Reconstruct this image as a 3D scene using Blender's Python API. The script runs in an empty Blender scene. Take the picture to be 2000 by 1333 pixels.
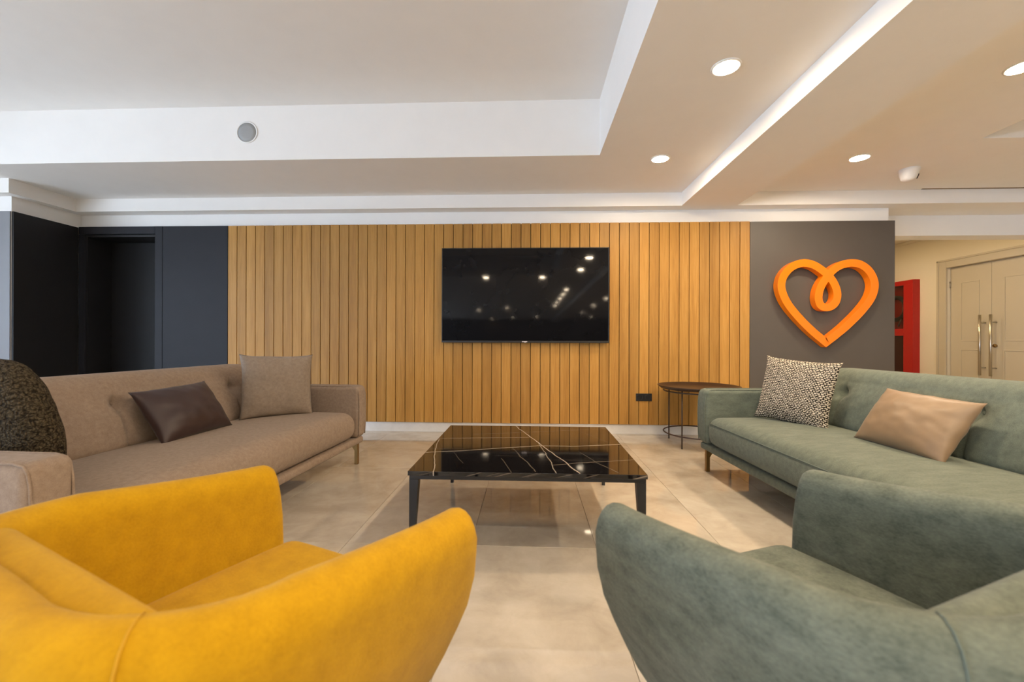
import bpy, bmesh, math, random
from mathutils import Vector, Matrix, noise
random.seed(7)
PI = math.pi
scene = bpy.context.scene
C = scene.collection

# ------------------------------------------------------------------ camera
FPX = 820.0                                    # focal length in pixels of the 2000 px frame
YAW = math.atan(34 / 820.0); ROLL = 0.0032
Fv = Vector((-math.sin(YAW), math.cos(YAW), 0)); Rv = Vector((math.cos(YAW), math.sin(YAW), 0)); Uv = Vector((0, 0, 1))
CR = Rv * math.cos(ROLL) + Uv * math.sin(ROLL); CU = Uv * math.cos(ROLL) - Rv * math.sin(ROLL)
cam_d = bpy.data.cameras.new('camera'); cam = bpy.data.objects.new('camera', cam_d); C.objects.link(cam)
cam_d.sensor_width = 36.0; cam_d.lens = 36.0 * FPX / 2000.0
cam_d.clip_start = 0.02; cam_d.clip_end = 200
M3 = Matrix((CR, CU, -Fv)).transposed()
cam.matrix_world = Matrix.Translation((0, 0, 1.0)) @ M3.to_4x4()
cam_d.dof.use_dof = True; cam_d.dof.focus_distance = 3.4; cam_d.dof.aperture_fstop = 3.2
scene.camera = cam

# ------------------------------------------------------------------ world and exposure
w = bpy.data.worlds.new('overcast_sky'); scene.world = w; w.use_nodes = True
bg = w.node_tree.nodes['Background']
bg.inputs['Color'].default_value = (0.68, 0.81, 1.0, 1); bg.inputs['Strength'].default_value = 6.6
scene.view_settings.view_transform = 'Standard'
try: scene.view_settings.look = 'None'
except Exception: pass
scene.view_settings.exposure = 0.88; scene.view_settings.gamma = 1.0
scene.view_settings.use_curve_mapping = False
LAMP = 300.0                                   # radiance of the downlight diffusers
LAMP_COL = (1.0, 0.80, 0.56)
HALL_COL = (1.0, 0.74, 0.40)

# window portals: guide sampling of the sky through the glazing, give off nothing themselves
WIN_X = -7.4
WINS = [(-19.6, -15.6), (-15.2, -11.2), (-10.8, -6.8), (-6.4, -2.4), (-2.0, 2.0)]
WZ0, WZ1 = 0.15, 2.30
for (a, b) in WINS:
    ld = bpy.data.lights.new('window_portal', 'AREA'); ld.shape = 'RECTANGLE'; ld.size = b - a; ld.size_y = WZ1 - WZ0
    ld.cycles.is_portal = True
    lo = bpy.data.objects.new('window_portal', ld); C.objects.link(lo)
    lo.location = (WIN_X - 0.12, (a + b) / 2, (WZ0 + WZ1) / 2)
    lo.rotation_euler = Vector((1, 0, 0)).to_track_quat('-Z', 'Z').to_euler()

def ray(x, y): return Fv * FPX + CR * (x - 1000) + CU * (666.5 - y)
def at_z(x, y, z):
    d = ray(x, y); return Vector((0, 0, 1)) + d * ((z - 1) / d.z)
def at_y(x, y, Y):
    d = ray(x, y); return Vector((0, 0, 1)) + d * (Y / d.y)
def at_x(x, y, X):
    d = ray(x, y); return Vector((0, 0, 1)) + d * (X / d.x)

# ------------------------------------------------------------------ materials
def new_mat(name):
    m = bpy.data.materials.new(name); m.use_nodes = True
    return m, m.node_tree, m.node_tree.nodes['Principled BSDF']
def nd(nt, t, **kw):
    n = nt.nodes.new(t)
    for k, v in kw.items(): setattr(n, k, v)
    return n
def ramp(nt, stops):
    r = nd(nt, 'ShaderNodeValToRGB'); e = r.color_ramp.elements
    while len(e) > 1: e.remove(e[-1])
    e[0].position = stops[0][0]; e[0].color = (*stops[0][1], 1)
    for p, c in stops[1:]:
        q = e.new(p); q.color = (*c, 1)
    return r
def coords(nt, kind='Object', scale=(1, 1, 1)):
    t = nd(nt, 'ShaderNodeTexCoord'); mp = nd(nt, 'ShaderNodeMapping'); mp.inputs['Scale'].default_value = scale
    nt.links.new(t.outputs[kind], mp.inputs['Vector']); return mp.outputs['Vector']
def noise_n(nt, vec, scale, detail=4, rough=0.55, dist=0):
    n = nd(nt, 'ShaderNodeTexNoise'); n.inputs['Scale'].default_value = scale; n.inputs['Detail'].default_value = detail
    n.inputs['Roughness'].default_value = rough; n.inputs['Distortion'].default_value = dist
    nt.links.new(vec, n.inputs['Vector']); return n
def bump(nt, p, h, strength, dist):
    b = nd(nt, 'ShaderNodeBump'); b.inputs['Strength'].default_value = strength; b.inputs['Distance'].default_value = dist
    nt.links.new(h, b.inputs['Height']); nt.links.new(b.outputs['Normal'], p.inputs['Normal']); return b
def paint(name, col, rough=0.6, var=0.03, spec=0.5, metal=0.0):
    m, nt, p = new_mat(name)
    v = coords(nt); n = noise_n(nt, v, 6.0)
    r = ramp(nt, [(0.3, tuple(max(0, c * (1 - var)) for c in col)), (0.7, tuple(min(1, c * (1 + var)) for c in col))])
    nt.links.new(n.outputs['Fac'], r.inputs['Fac']); nt.links.new(r.outputs['Color'], p.inputs['Base Color'])
    p.inputs['Roughness'].default_value = rough; p.inputs['Specular IOR Level'].default_value = spec; p.inputs['Metallic'].default_value = metal
    return m
def fabric(name, c1, c2, scale=260, streak=(1, 1, 1), bumpd=0.0015, sheen=0.08, mott=0.5):
    m, nt, p = new_mat(name)
    v = coords(nt, 'Object', streak)
    fine = noise_n(nt, v, scale, 3, 0.6); big = noise_n(nt, v, scale * 0.12, 4, 0.6)
    mx = nd(nt, 'ShaderNodeMath', operation='MULTIPLY_ADD'); mx.inputs[1].default_value = mott; 
    nt.links.new(big.outputs['Fac'], mx.inputs[0])
    m2 = nd(nt, 'ShaderNodeMath', operation='MULTIPLY'); m2.inputs[1].default_value = 1 - mott
    nt.links.new(fine.outputs['Fac'], m2.inputs[0]); nt.links.new(m2.outputs[0], mx.inputs[2])
    r = ramp(nt, [(0.36, c1), (0.64, c2)])
    nt.links.new(mx.outputs[0], r.inputs['Fac']); nt.links.new(r.outputs['Color'], p.inputs['Base Color'])
    p.inputs['Roughness'].default_value = 0.9; p.inputs['Specular IOR Level'].default_value = 0.15
    p.inputs['Sheen Weight'].default_value = sheen; p.inputs['Sheen Roughness'].default_value = 0.5
    bump(nt, p, fine.outputs['Fac'], 0.35, bumpd)
    return m

MAT = {}
MAT['white'] = paint('white_paint', (0.86, 0.84, 0.81), 0.7, 0.01, 0.3)
MAT['ceiling'] = paint('ceiling_paint', (0.87, 0.84, 0.80), 0.75, 0.01, 0.2)
MAT['hall'] = paint('cream_paint', (0.80, 0.74, 0.62), 0.7, 0.01, 0.3)
MAT['charcoal'] = paint('charcoal_lacquer', (0.020, 0.020, 0.024), 0.55, 0.05, 0.2)
MAT['blackpanel'] = paint('black_lacquer', (0.012, 0.011, 0.011), 0.5, 0.05, 0.3)
MAT['taupe'] = paint('taupe_panel', (0.085, 0.072, 0.062), 0.5, 0.03)
MAT['lightgrey'] = paint('light_grey_panel', (0.20, 0.20, 0.215), 0.5, 0.02)
MAT['gap'] = paint('dark_backing', (0.02, 0.012, 0.006), 0.9)
MAT['black_metal'] = paint('black_metal', (0.012, 0.012, 0.013), 0.4, 0.05)
MAT['bronze'] = paint('bronze_metal', (0.24, 0.14, 0.045), 0.38, 0.08, 0.5, 0.8)
MAT['brown_metal'] = paint('dark_brown_metal', (0.035, 0.016, 0.009), 0.4, 0.1)
MAT['chrome'] = paint('brushed_steel', (0.55, 0.52, 0.47), 0.28, 0.03, 0.5, 1.0)
MAT['orange'] = paint('orange_lacquer', (0.90, 0.20, 0.0), 0.22, 0.01)
MAT['red'] = paint('red_enamel', (0.45, 0.008, 0.008), 0.3, 0.03)
MAT['dark_red'] = paint('dark_red_enamel', (0.10, 0.006, 0.008), 0.5, 0.05)
MAT['door'] = paint('door_paint', (0.55, 0.49, 0.385), 0.45, 0.01)
MAT['plastic_white'] = paint('white_plastic', (0.82, 0.80, 0.77), 0.4, 0.01)
MAT['plastic_black'] = paint('black_plastic', (0.012, 0.012, 0.013), 0.35, 0.05)
MAT['grille'] = paint('grey_mesh', (0.34, 0.34, 0.33), 0.6, 0.05)
MAT['rubber'] = paint('black_rubber', (0.015, 0.015, 0.015), 0.6, 0.05)
MAT['silver'] = paint('silver_print', (0.65, 0.6, 0.62), 0.3, 0.02)
MAT['grout'] = paint('grout', (0.30, 0.25, 0.19), 0.8, 0.08)
MAT['alu'] = paint('grey_aluminium', (0.20, 0.20, 0.21), 0.45, 0.03)
MAT['beige'] = fabric('beige_weave', (0.24, 0.175, 0.13), (0.335, 0.255, 0.195), 420)
MAT['green'] = fabric('sage_weave', (0.092, 0.108, 0.085), (0.152, 0.172, 0.136), 300, (1, 0.3, 1))
MAT['greenchair'] = fabric('sage_heather', (0.074, 0.088, 0.069), (0.154, 0.170, 0.133), 220, (0.6, 0.6, 1.3), mott=0.6)
MAT['yellow'] = fabric('mustard_weave', (0.41, 0.218, 0.003), (0.51, 0.282, 0.005), 200, mott=0.6)
MAT['seam_beige'] = paint('beige_thread', (0.22, 0.16, 0.12), 0.9)
MAT['seam_green'] = paint('sage_thread', (0.10, 0.125, 0.105), 0.9)
MAT['seam_yellow'] = paint('mustard_thread', (0.50, 0.27, 0.008), 0.9)
MAT['pillow_beige'] = fabric('pillow_beige_weave', (0.225, 0.175, 0.135), (0.31, 0.25, 0.20), 420)

def satin(name, col):
    m, nt, p = new_mat(name); v = coords(nt); n = noise_n(nt, v, 9, 3)
    r = ramp(nt, [(0.3, tuple(c * 0.9 for c in col)), (0.7, tuple(c * 1.08 for c in col))])
    nt.links.new(n.outputs['Fac'], r.inputs['Fac']); nt.links.new(r.outputs['Color'], p.inputs['Base Color'])
    p.inputs['Roughness'].default_value = 0.45; p.inputs['Sheen Weight'].default_value = 0.08
    n2 = noise_n(nt, v, 14, 2); bump(nt, p, n2.outputs['Fac'], 0.10, 0.006)
    return m
MAT['satin_brown'] = satin('brown_satin', (0.034, 0.016, 0.015))
MAT['satin_tan'] = satin('tan_satin', (0.235, 0.153, 0.085))

def boucle():
    m, nt, p = new_mat('dark_boucle'); v = coords(nt)
    vo = nd(nt, 'ShaderNodeTexVoronoi'); vo.inputs['Scale'].default_value = 125; 
    wv = noise_n(nt, v, 40, 3)
    add = nd(nt, 'ShaderNodeVectorMath', operation='MULTIPLY_ADD'); add.inputs[1].default_value = (0.03, 0.03, 0.03)
    nt.links.new(wv.outputs['Color'], add.inputs[0]); nt.links.new(v, add.inputs[2]); nt.links.new(add.outputs[0], vo.inputs['Vector'])
    r = ramp(nt, [(0.0, (0.17, 0.135, 0.085)), (0.4, (0.085, 0.065, 0.04)), (0.8, (0.02, 0.015, 0.01))])
    nt.links.new(vo.outputs['Distance'], r.inputs['Fac']); nt.links.new(r.outputs['Color'], p.inputs['Base Color'])
    p.inputs['Roughness'].default_value = 0.95; p.inputs['Specular IOR Level'].default_value = 0.1
    inv = nd(nt, 'ShaderNodeMath', operation='SUBTRACT'); inv.inputs[0].default_value = 1; nt.links.new(vo.outputs['Distance'], inv.inputs[1])
    bump(nt, p, inv.outputs[0], 1.0, 0.012); return m
MAT['boucle'] = boucle()
def tweed():
    m, nt, p = new_mat('black_and_cream_tweed'); v = coords(nt, 'UV', (1, 1, 1))
    wv = noise_n(nt, v, 48, 3)
    add = nd(nt, 'ShaderNodeVectorMath', operation='MULTIPLY_ADD'); add.inputs[1].default_value = (0.020, 0.020, 0)
    nt.links.new(wv.outputs['Color'], add.inputs[0]); nt.links.new(v, add.inputs[2])
    br = nd(nt, 'ShaderNodeTexBrick'); br.offset = 0.5; br.inputs['Scale'].default_value = 50
    br.inputs['Color1'].default_value = (0.62, 0.55, 0.44, 1); br.inputs['Color2'].default_value = (0.46, 0.40, 0.31, 1)
    br.inputs['Mortar'].default_value = (0.02, 0.016, 0.012, 1); br.inputs['Mortar Size'].default_value = 0.13
    br.inputs['Mortar Smooth'].default_value = 0.25; br.inputs['Brick Width'].default_value = 0.9; br.inputs['Row Height'].default_value = 0.62
    nt.links.new(add.outputs[0], br.inputs['Vector']); nt.links.new(br.outputs['Color'], p.inputs['Base Color'])
    p.inputs['Roughness'].default_value = 0.9; p.inputs['Specular IOR Level'].default_value = 0.1
    inv = nd(nt, 'ShaderNodeMath', operation='SUBTRACT'); inv.inputs[0].default_value = 1; nt.links.new(br.outputs['Fac'], inv.inputs[1])
    bump(nt, p, inv.outputs[0], 0.9, 0.006); return m
MAT['tweed'] = tweed()
def wood():
    m, nt, p = new_mat('oak_veneer'); v = coords(nt, 'Object', (1, 1, 0.05))
    oi = nd(nt, 'ShaderNodeObjectInfo')
    off = nd(nt, 'ShaderNodeVectorMath', operation='MULTIPLY_ADD'); off.inputs[1].default_value = (17, 9, 31)
    cmb = nd(nt, 'ShaderNodeCombineXYZ')
    for i in range(3): nt.links.new(oi.outputs['Random'], cmb.inputs[i])
    nt.links.new(cmb.outputs[0], off.inputs[0]); nt.links.new(v, off.inputs[2])
    g = noise_n(nt, off.outputs[0], 70, 5, 0.6, 0.4); b = noise_n(nt, off.outputs[0], 12, 3, 0.5, 0.3)
    a = nd(nt, 'ShaderNodeMath', operation='MULTIPLY_ADD'); a.inputs[1].default_value = 0.55
    h = nd(nt, 'ShaderNodeMath', operation='MULTIPLY'); h.inputs[1].default_value = 0.45
    nt.links.new(b.outputs['Fac'], h.inputs[0]); nt.links.new(g.outputs['Fac'], a.inputs[0]); nt.links.new(h.outputs[0], a.inputs[2])
    r = ramp(nt, [(0.33, (0.33, 0.155, 0.030)), (0.5, (0.425, 0.212, 0.044)), (0.68, (0.50, 0.265, 0.066))])
    nt.links.new(a.outputs[0], r.inputs['Fac'])
    hs = nd(nt, 'ShaderNodeHueSaturation'); mr = nd(nt, 'ShaderNodeMapRange'); mr.inputs['To Min'].default_value = 0.86; mr.inputs['To Max'].default_value = 1.10
    nt.links.new(oi.outputs['Random'], mr.inputs['Value']); nt.links.new(mr.outputs[0], hs.inputs['Value']); nt.links.new(r.outputs['Color'], hs.inputs['Color'])
    nt.links.new(hs.outputs['Color'], p.inputs['Base Color']); p.inputs['Roughness'].default_value = 0.5; p.inputs['Specular IOR Level'].default_value = 0.3
    bump(nt, p, g.outputs['Fac'], 0.12, 0.002); return m
MAT['wood'] = wood()
def marble_floor(name, a, b, c, rough):
    m, nt, p = new_mat(name); v = coords(nt)
    oi = nd(nt, 'ShaderNodeObjectInfo'); geo = nd(nt, 'ShaderNodeNewGeometry')
    mp = nd(nt, 'ShaderNodeMapping'); mp.inputs['Scale'].default_value = (1, 1, 1); nt.links.new(geo.outputs['Position'], mp.inputs['Vector'])
    cmb = nd(nt, 'ShaderNodeCombineXYZ'); nt.links.new(oi.outputs['Random'], cmb.inputs[2])
    ad = nd(nt, 'ShaderNodeVectorMath', operation='MULTIPLY_ADD'); ad.inputs[1].default_value = (0, 0, 9)
    nt.links.new(cmb.outputs[0], ad.inputs[0]); nt.links.new(mp.outputs[0], ad.inputs[2])
    n1 = noise_n(nt, ad.outputs[0], 1.7, 7, 0.62, 0.9); n2 = noise_n(nt, ad.outputs[0], 7, 6, 0.65, 0.5)
    s = nd(nt, 'ShaderNodeMath', operation='MULTIPLY_ADD'); s.inputs[1].default_value = 0.6
    h = nd(nt, 'ShaderNodeMath', operation='MULTIPLY'); h.inputs[1].default_value = 0.4
    nt.links.new(n2.outputs['Fac'], h.inputs[0]); nt.links.new(n1.outputs['Fac'], s.inputs[0]); nt.links.new(h.outputs[0], s.inputs[2])
    r = ramp(nt, [(0.36, a), (0.5, b), (0.64, c)])
    nt.links.new(s.outputs[0], r.inputs['Fac']); nt.links.new(r.outputs['Color'], p.inputs['Base Color'])
    p.inputs['Roughness'].default_value = rough; p.inputs['Specular IOR Level'].default_value = 0.9
    return m
MAT['tile'] = marble_floor('polished_beige_marble', (0.41, 0.35, 0.28), (0.51, 0.445, 0.362), (0.585, 0.525, 0.44), 0.025)
MAT['skirt'] = marble_floor('pale_marble', (0.60, 0.57, 0.53), (0.66, 0.63, 0.59), (0.72, 0.69, 0.65), 0.25)
def emit(name, col, s):
    m = bpy.data.materials.new(name); m.use_nodes = True; nt = m.node_tree; nt.nodes.clear()
    e = nd(nt, 'ShaderNodeEmission'); e.inputs['Color'].default_value = (*col, 1); e.inputs['Strength'].default_value = s
    o = nd(nt, 'ShaderNodeOutputMaterial'); nt.links.new(e.outputs[0], o.inputs['Surface']); return m
MAT['lamp'] = emit('lit_diffuser', LAMP_COL, LAMP)
MAT['lamp_hall'] = emit('lit_hall_diffuser', HALL_COL, LAMP * 0.75)
def clear_glass(name, tint, gl):
    m = bpy.data.materials.new(name); m.use_nodes = True; nt = m.node_tree; nt.nodes.clear()
    t = nd(nt, 'ShaderNodeBsdfTransparent'); t.inputs['Color'].default_value = (*tint, 1)
    g = nd(nt, 'ShaderNodeBsdfGlossy'); g.inputs['Roughness'].default_value = 0.03
    x = nd(nt, 'ShaderNodeMixShader'); x.inputs[0].default_value = gl
    nt.links.new(t.outputs[0], x.inputs[1]); nt.links.new(g.outputs[0], x.inputs[2])
    o = nd(nt, 'ShaderNodeOutputMaterial'); nt.links.new(x.outputs[0], o.inputs['Surface']); return m
MAT['glass'] = clear_glass('window_glass', (0.95, 0.97, 0.98), 0.05)
MAT['cab_glass'] = clear_glass('cabinet_glass', (0.55, 0.5, 0.5), 0.06)
def screen():
    m, nt, p = new_mat('switched_off_screen'); v = coords(nt); n = noise_n(nt, v, 3)
    r = ramp(nt, [(0, (0.004, 0.004, 0.005)), (1, (0.006, 0.006, 0.007))]); nt.links.new(n.outputs['Fac'], r.inputs['Fac'])
    nt.links.new(r.outputs['Color'], p.inputs['Base Color']); p.inputs['Roughness'].default_value = 0.05
    p.inputs['Specular IOR Level'].default_value = 0.2; return m
MAT['screen'] = screen()

# ------------------------------------------------------------------ mesh helpers
def link(name, me, mat, parent=None, smooth=False):
    o = bpy.data.objects.new(name, me); C.objects.link(o)
    if mat is not None and not me.materials: me.materials.append(mat if not isinstance(mat, str) else MAT[mat])
    if smooth:
        for p in me.polygons: p.use_smooth = True
    if parent is not None: o.parent = parent
    return o
def obj(name, bm, mat, parent=None, smooth=False):
    bmesh.ops.recalc_face_normals(bm, faces=bm.faces)
    me = bpy.data.meshes.new(name); bm.to_mesh(me); bm.free()
    return link(name, me, mat, parent, smooth)
def empty(name, loc=(0, 0, 0), rz=0.0):
    o = bpy.data.objects.new(name, None); C.objects.link(o); o.empty_display_size = 0.1
    o.location = loc; o.rotation_euler = (0, 0, rz); return o
def tag(o, label=None, cat=None, group=None, kind=None):
    if label: o['label'] = label
    if cat: o['category'] = cat
    if group: o['group'] = group
    if kind: o['kind'] = kind
    return o
def struct(o, label=None):
    o['kind'] = 'structure'
    if label: o['label'] = label
    return o
def bx(bm, x0, x1, y0, y1, z0, z1, bev=0.0, seg=2):
    vs = [bm.verts.new((x, y, z)) for x in (x0, x1) for y in (y0, y1) for z in (z0, z1)]
    f = [(0, 1, 3, 2), (4, 6, 7, 5), (0, 4, 5, 1), (2, 3, 7, 6), (0, 2, 6, 4), (1, 5, 7, 3)]
    fs = [bm.faces.new([vs[i] for i in q]) for q in f]
    if bev > 0:
        es = list({e for q in fs for e in q.edges})
        bmesh.ops.bevel(bm, geom=es, offset=bev, segments=seg, profile=0.5, affect='EDGES')
def box(name, dims, mat, parent=None, bev=0.0, seg=2):
    bm = bmesh.new(); bx(bm, *dims, bev, seg); return obj(name, bm, mat, parent, False)
def tube(bm, pts, r, n=8, closed=False, caps=True):
    pts = [Vector(p) for p in pts]; N = len(pts); rings = []; up = None
    for i, p in enumerate(pts):
        a = pts[(i - 1) % N] if (closed or i > 0) else p; b = pts[(i + 1) % N] if (closed or i < N - 1) else p
        t = (b - a).normalized()
        if up is None:
            up = Vector((0, 0, 1)) if abs(t.z) < 0.9 else Vector((1, 0, 0))
        u = (up - t * up.dot(t)).normalized(); v = t.cross(u); up = u
        rr = r[i] if isinstance(r, (list, tuple)) else r
        rings.append([bm.verts.new(p + (u * math.cos(2 * PI * k / n) + v * math.sin(2 * PI * k / n)) * rr) for k in range(n)])
    for i in range(N if closed else N - 1):
        A, B = rings[i], rings[(i + 1) % N]
        for k in range(n): bm.faces.new((A[k], A[(k + 1) % n], B[(k + 1) % n], B[k]))
    if caps and not closed:
        bm.faces.new(rings[0][::-1]); bm.faces.new(rings[-1])
def lathe(bm, prof, n=32, cx=0, cy=0):
    rings = []
    for r, z in prof:
        if r < 1e-6: rings.append([bm.verts.new((cx, cy, z))])
        else: rings.append([bm.verts.new((cx + r * math.cos(2 * PI * k / n), cy + r * math.sin(2 * PI * k / n), z)) for k in range(n)])
    for A, B in zip(rings, rings[1:]):
        for k in range(n):
            q = []
            for v in (A[k % len(A)], A[(k + 1) % len(A)], B[(k + 1) % len(B)], B[k % len(B)]):
                if v not in q: q.append(v)
            if len(q) > 2: bm.faces.new(q)
def softbox(hx, hy, hz, r, nx=10, ny=10, nz=8, fn=None):
    """rounded block, half sizes hx hy hz, edge radius r, optional deformation"""
    def ticks(h, n):
        rr = min(r, h * 0.999); k = 5
        a = [-h + rr * (1 - math.cos(PI / 2 * i / k)) for i in range(k)]
        mid = [-h + rr + (2 * h - 2 * rr) * i / n for i in range(n + 1)]
        return a + mid + [-q for q in reversed(a)]
    bm = bmesh.new(); tx, ty, tz = ticks(hx, nx), ticks(hy, ny), ticks(hz, nz); cache = {}
    def V(i, j, k):
        key = (i, j, k)
        if key not in cache:
            p = Vector((tx[i], ty[j], tz[k]))
            rx, ry, rz = min(r, hx * 0.999), min(r, hy * 0.999), min(r, hz * 0.999)
            q = Vector((max(-hx + rx, min(hx - rx, p.x)), max(-hy + ry, min(hy - ry, p.y)), max(-hz + rz, min(hz - rz, p.z))))
            d = p - q; e = Vector((d.x / rx, d.y / ry, d.z / rz))
            if e.length > 1e-9:
                e.normalize(); p = q + Vector((e.x * rx, e.y * ry, e.z * rz))
            if fn: p = fn(p)
            cache[key] = bm.verts.new(p)
        return cache[key]
    A, B, D = len(tx) - 1, len(ty) - 1, len(tz) - 1
    for i in range(A):
        for j in range(B):
            bm.faces.new((V(i, j, 0), V(i, j + 1, 0), V(i + 1, j + 1, 0), V(i + 1, j, 0)))
            bm.faces.new((V(i, j, D), V(i + 1, j, D), V(i + 1, j + 1, D), V(i, j + 1, D)))
    for i in range(A):
        for k in range(D):
            bm.faces.new((V(i, 0, k), V(i + 1, 0, k), V(i + 1, 0, k + 1), V(i, 0, k + 1)))
            bm.faces.new((V(i, B, k), V(i, B, k + 1), V(i + 1, B, k + 1), V(i + 1, B, k)))
    for j in range(B):
        for k in range(D):
            bm.faces.new((V(0, j, k), V(0, j, k + 1), V(0, j + 1, k + 1), V(0, j + 1, k)))
            bm.faces.new((V(A, j, k), V(A, j + 1, k), V(A, j + 1, k + 1), V(A, j, k + 1)))
    return bm
def softpart(name, c, h, r, mat, parent, fn=None, n=(10, 10, 8)):
    c = Vector(c); bm = softbox(h[0], h[1], h[2], r, n[0], n[1], n[2], fn)
    bmesh.ops.translate(bm, verts=bm.verts, vec=c)
    return obj(name, bm, mat, parent, True)

# ------------------------------------------------------------------ the room
Z1, Z2, Z3 = 2.42, 2.56, 3.03                  # border soffit, ceiling, raised tray ceiling
YB = -21.0; XL = WIN_X; XR = 6.40; YW = 4.60; YH = 9.2; ZT = 3.2
XNL = -5.13; YNL = 3.95; XE = 3.79

# floor: grout bed with separate tiles
fl = struct(box('floor', (XL - 0.3, XR + 0.3, YB - 0.2, YH + 0.2, -0.12, -0.003), 'grout'), 'polished beige marble floor of large rectangular tiles')
TW, TL = 0.612, 1.224; TX0, TY0 = 0.327, 2.04
tm = None; nshow = 0; rest = bmesh.new()
ix0 = int(math.floor((XL - TX0) / TW)); ix1 = int(math.ceil((XR - TX0) / TW)); iy0 = int(math.floor((YB - TY0) / TL)); iy1 = int(math.ceil((YH - TY0) / TL))
for i in range(ix0, ix1):
    for j in range(iy0, iy1):
        x0 = TX0 + i * TW; y0 = TY0 + j * TL
        near = (-3.2 < x0 < 3.6 and 0.0 < y0 + TL and y0 < 4.7)
        if near:
            if tm is None:
                b = bmesh.new(); bx(b, 0.001, TW - 0.001, 0.001, TL - 0.001, -0.003, 0.0, 0.0006, 1)
                o = obj('tile', b, 'tile', fl); tm = o.data
            else: o = link('tile', tm, None, fl)
            o.location = (x0, y0, 0)
        else:
            bx(rest, x0 + 0.001, x0 + TW - 0.001, y0 + 0.001, y0 + TL - 0.001, -0.003, 0.0)
o = obj('outer_tiles', rest, 'tile', fl); o['kind'] = 'stuff'

# back wall with the door recess
bm = bmesh.new()
bx(bm, -4.21, XE, YW, 5.10, 0, ZT)
bx(bm, -5.04, -4.21, YW, 5.10, 2.19, ZT)
bx(bm, XNL - 0.3, -5.04, YW, 5.10, 0, ZT)
bx(bm, -5.04, -4.21, 4.90, 5.10, 0, 2.19)
wall_back = struct(obj('wall_back', bm, 'white'), 'white plaster back wall behind the panelling')
bm = bmesh.new(); bx(bm, XL - 0.3, XNL, YNL, 5.10, 0, ZT)
struct(obj('wall_left_return', bm, 'white'), 'short white wall turning into the dark panelled niche')
# dark lining panels
struct(box('trim_1', (XNL, XNL + 0.02, YNL + 0.002, 4.548, 0, 2.27), 'blackpanel'), 'black panel lining the side of the niche')
struct(box('trim_2', (XNL + 0.021, -4.212, 4.55, 4.599, 2.195, 2.278), 'charcoal', bev=0.002), 'charcoal header panel over the dark doorway')
struct(box('trim_3', (-4.209, -4.122, 4.548, 4.599, 0, 2.278), 'charcoal', bev=0.002), 'charcoal casing strip beside the dark doorway')
struct(box('trim_4', (-4.119, -3.368, 4.55, 4.599, 0, 2.278), 'charcoal', bev=0.002), 'wide charcoal wall panel left of the oak boards')
struct(box('trim_5', (XNL + 0.021, -5.042, 4.55, 4.599, 0, 2.192), 'charcoal', bev=0.002), 'narrow charcoal casing in the corner of the niche')
struct(box('trim_6', (2.336, 3.819, 4.555, 4.599, 0.0, 2.276), 'taupe', bev=0.002), 'taupe grey wall panel behind the orange heart')
struct(box('trim_9', (XL + 0.01, XNL - 0.002, YNL - 0.012, YNL - 0.0005, 0, 2.27), 'lightgrey', bev=0.002), 'light grey panel on the wall left of the niche')
# recess lining and dark door leaf
bm = bmesh.new(); bx(bm, -5.038, -5.018, 4.57, 4.90, 0, 2.188); bx(bm, -5.018, -4.212, 4.57, 4.90, 2.165, 2.188)
d1 = struct(obj('door_1', bm, 'blackpanel'), 'black flush door set deep in the dark doorway')
box('door_leaf', (-5.016, -4.214, 4.84, 4.88, 0.005, 2.163), 'blackpanel', d1, 0.002)
# skirting
bb = struct(box('baseboard_back', (-4.21, 2.334, 4.57, 4.599, 0, 0.104), 'skirt', bev=0.002), 'pale marble skirting below the oak boards')

# oak boards
clad = empty('wood_cladding', (-3.366, 4.55, 0))
tag(clad, 'tall oak board cladding with dark joints behind the television', 'wall cladding')
box('backing', (0.0, 5.70, 0.022, 0.049, 0.106, 2.276), 'gap', clad)
NP = 54; PW = 5.70 / NP; pm = None
for i in range(NP):
    if pm is None:
        b = bmesh.new(); bx(b, 0.0032, PW - 0.0032, 0.0, 0.021, 0.107, 2.277, 0.0015, 1); o = obj('plank', b, 'wood', clad); pm = o.data
    else: o = link('plank', pm, None, clad)
    o.location = (i * PW, 0, 0)

# right wall with double door, corridor
DY0, DYM, DY1, DZ = 5.55, 6.130, 6.705, 2.14
bm = bmesh.new()
bx(bm, XR, XR + 0.25, YB, DY0, 0, ZT); bx(bm, XR, XR + 0.25, DY0, DY1, DZ, ZT); bx(bm, XR, XR + 0.25, DY1, YH, 0, ZT)
struct(obj('wall_right', bm, 'hall'), 'cream corridor wall with the double door')
struct(box('wall_corridor_end', (XE - 0.3, XR + 0.25, YH, YH + 0.2, 0, ZT), 'hall'), 'cream end wall of the corridor')
struct(box('wall_corridor_left', (XE - 0.2, XE, 5.1005, YH, 0, ZT), 'hall'), 'cream inner wall of the corridor')
struct(box('ceiling_corridor', (XE, XR, 5.1005, YH, 2.705, 2.78), 'hall'), 'cream corridor ceiling')
struct(box('trim_7', (XE + 0.001, XR, 4.885, 5.10, 2.194, ZT), 'white'), 'white lintel above the corridor opening')
bm = bmesh.new(); bx(bm, XR - 0.022, XR, 5.12, YH - 0.01, 2.655, 2.703, 0.006, 2)
struct(obj('trim_8', bm, 'hall'), 'slim cornice along the corridor wall')
d2 = struct(empty('door_2', (XR, DYM, 0)), 'cream panelled double door with long steel pull handles')
bm = bmesh.new(); xf = -0.025
bx(bm, xf, 0.0, DY1 - DYM, DY1 - DYM + 0.135, 0, DZ + 0.12, 0.006); bx(bm, xf, 0.0, DY0 - DYM - 0.135, DY0 - DYM, 0, DZ + 0.12, 0.006)
bx(bm, xf, 0.0, DY0 - DYM, DY1 - DYM, DZ, DZ + 0.12, 0.006)
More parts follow.
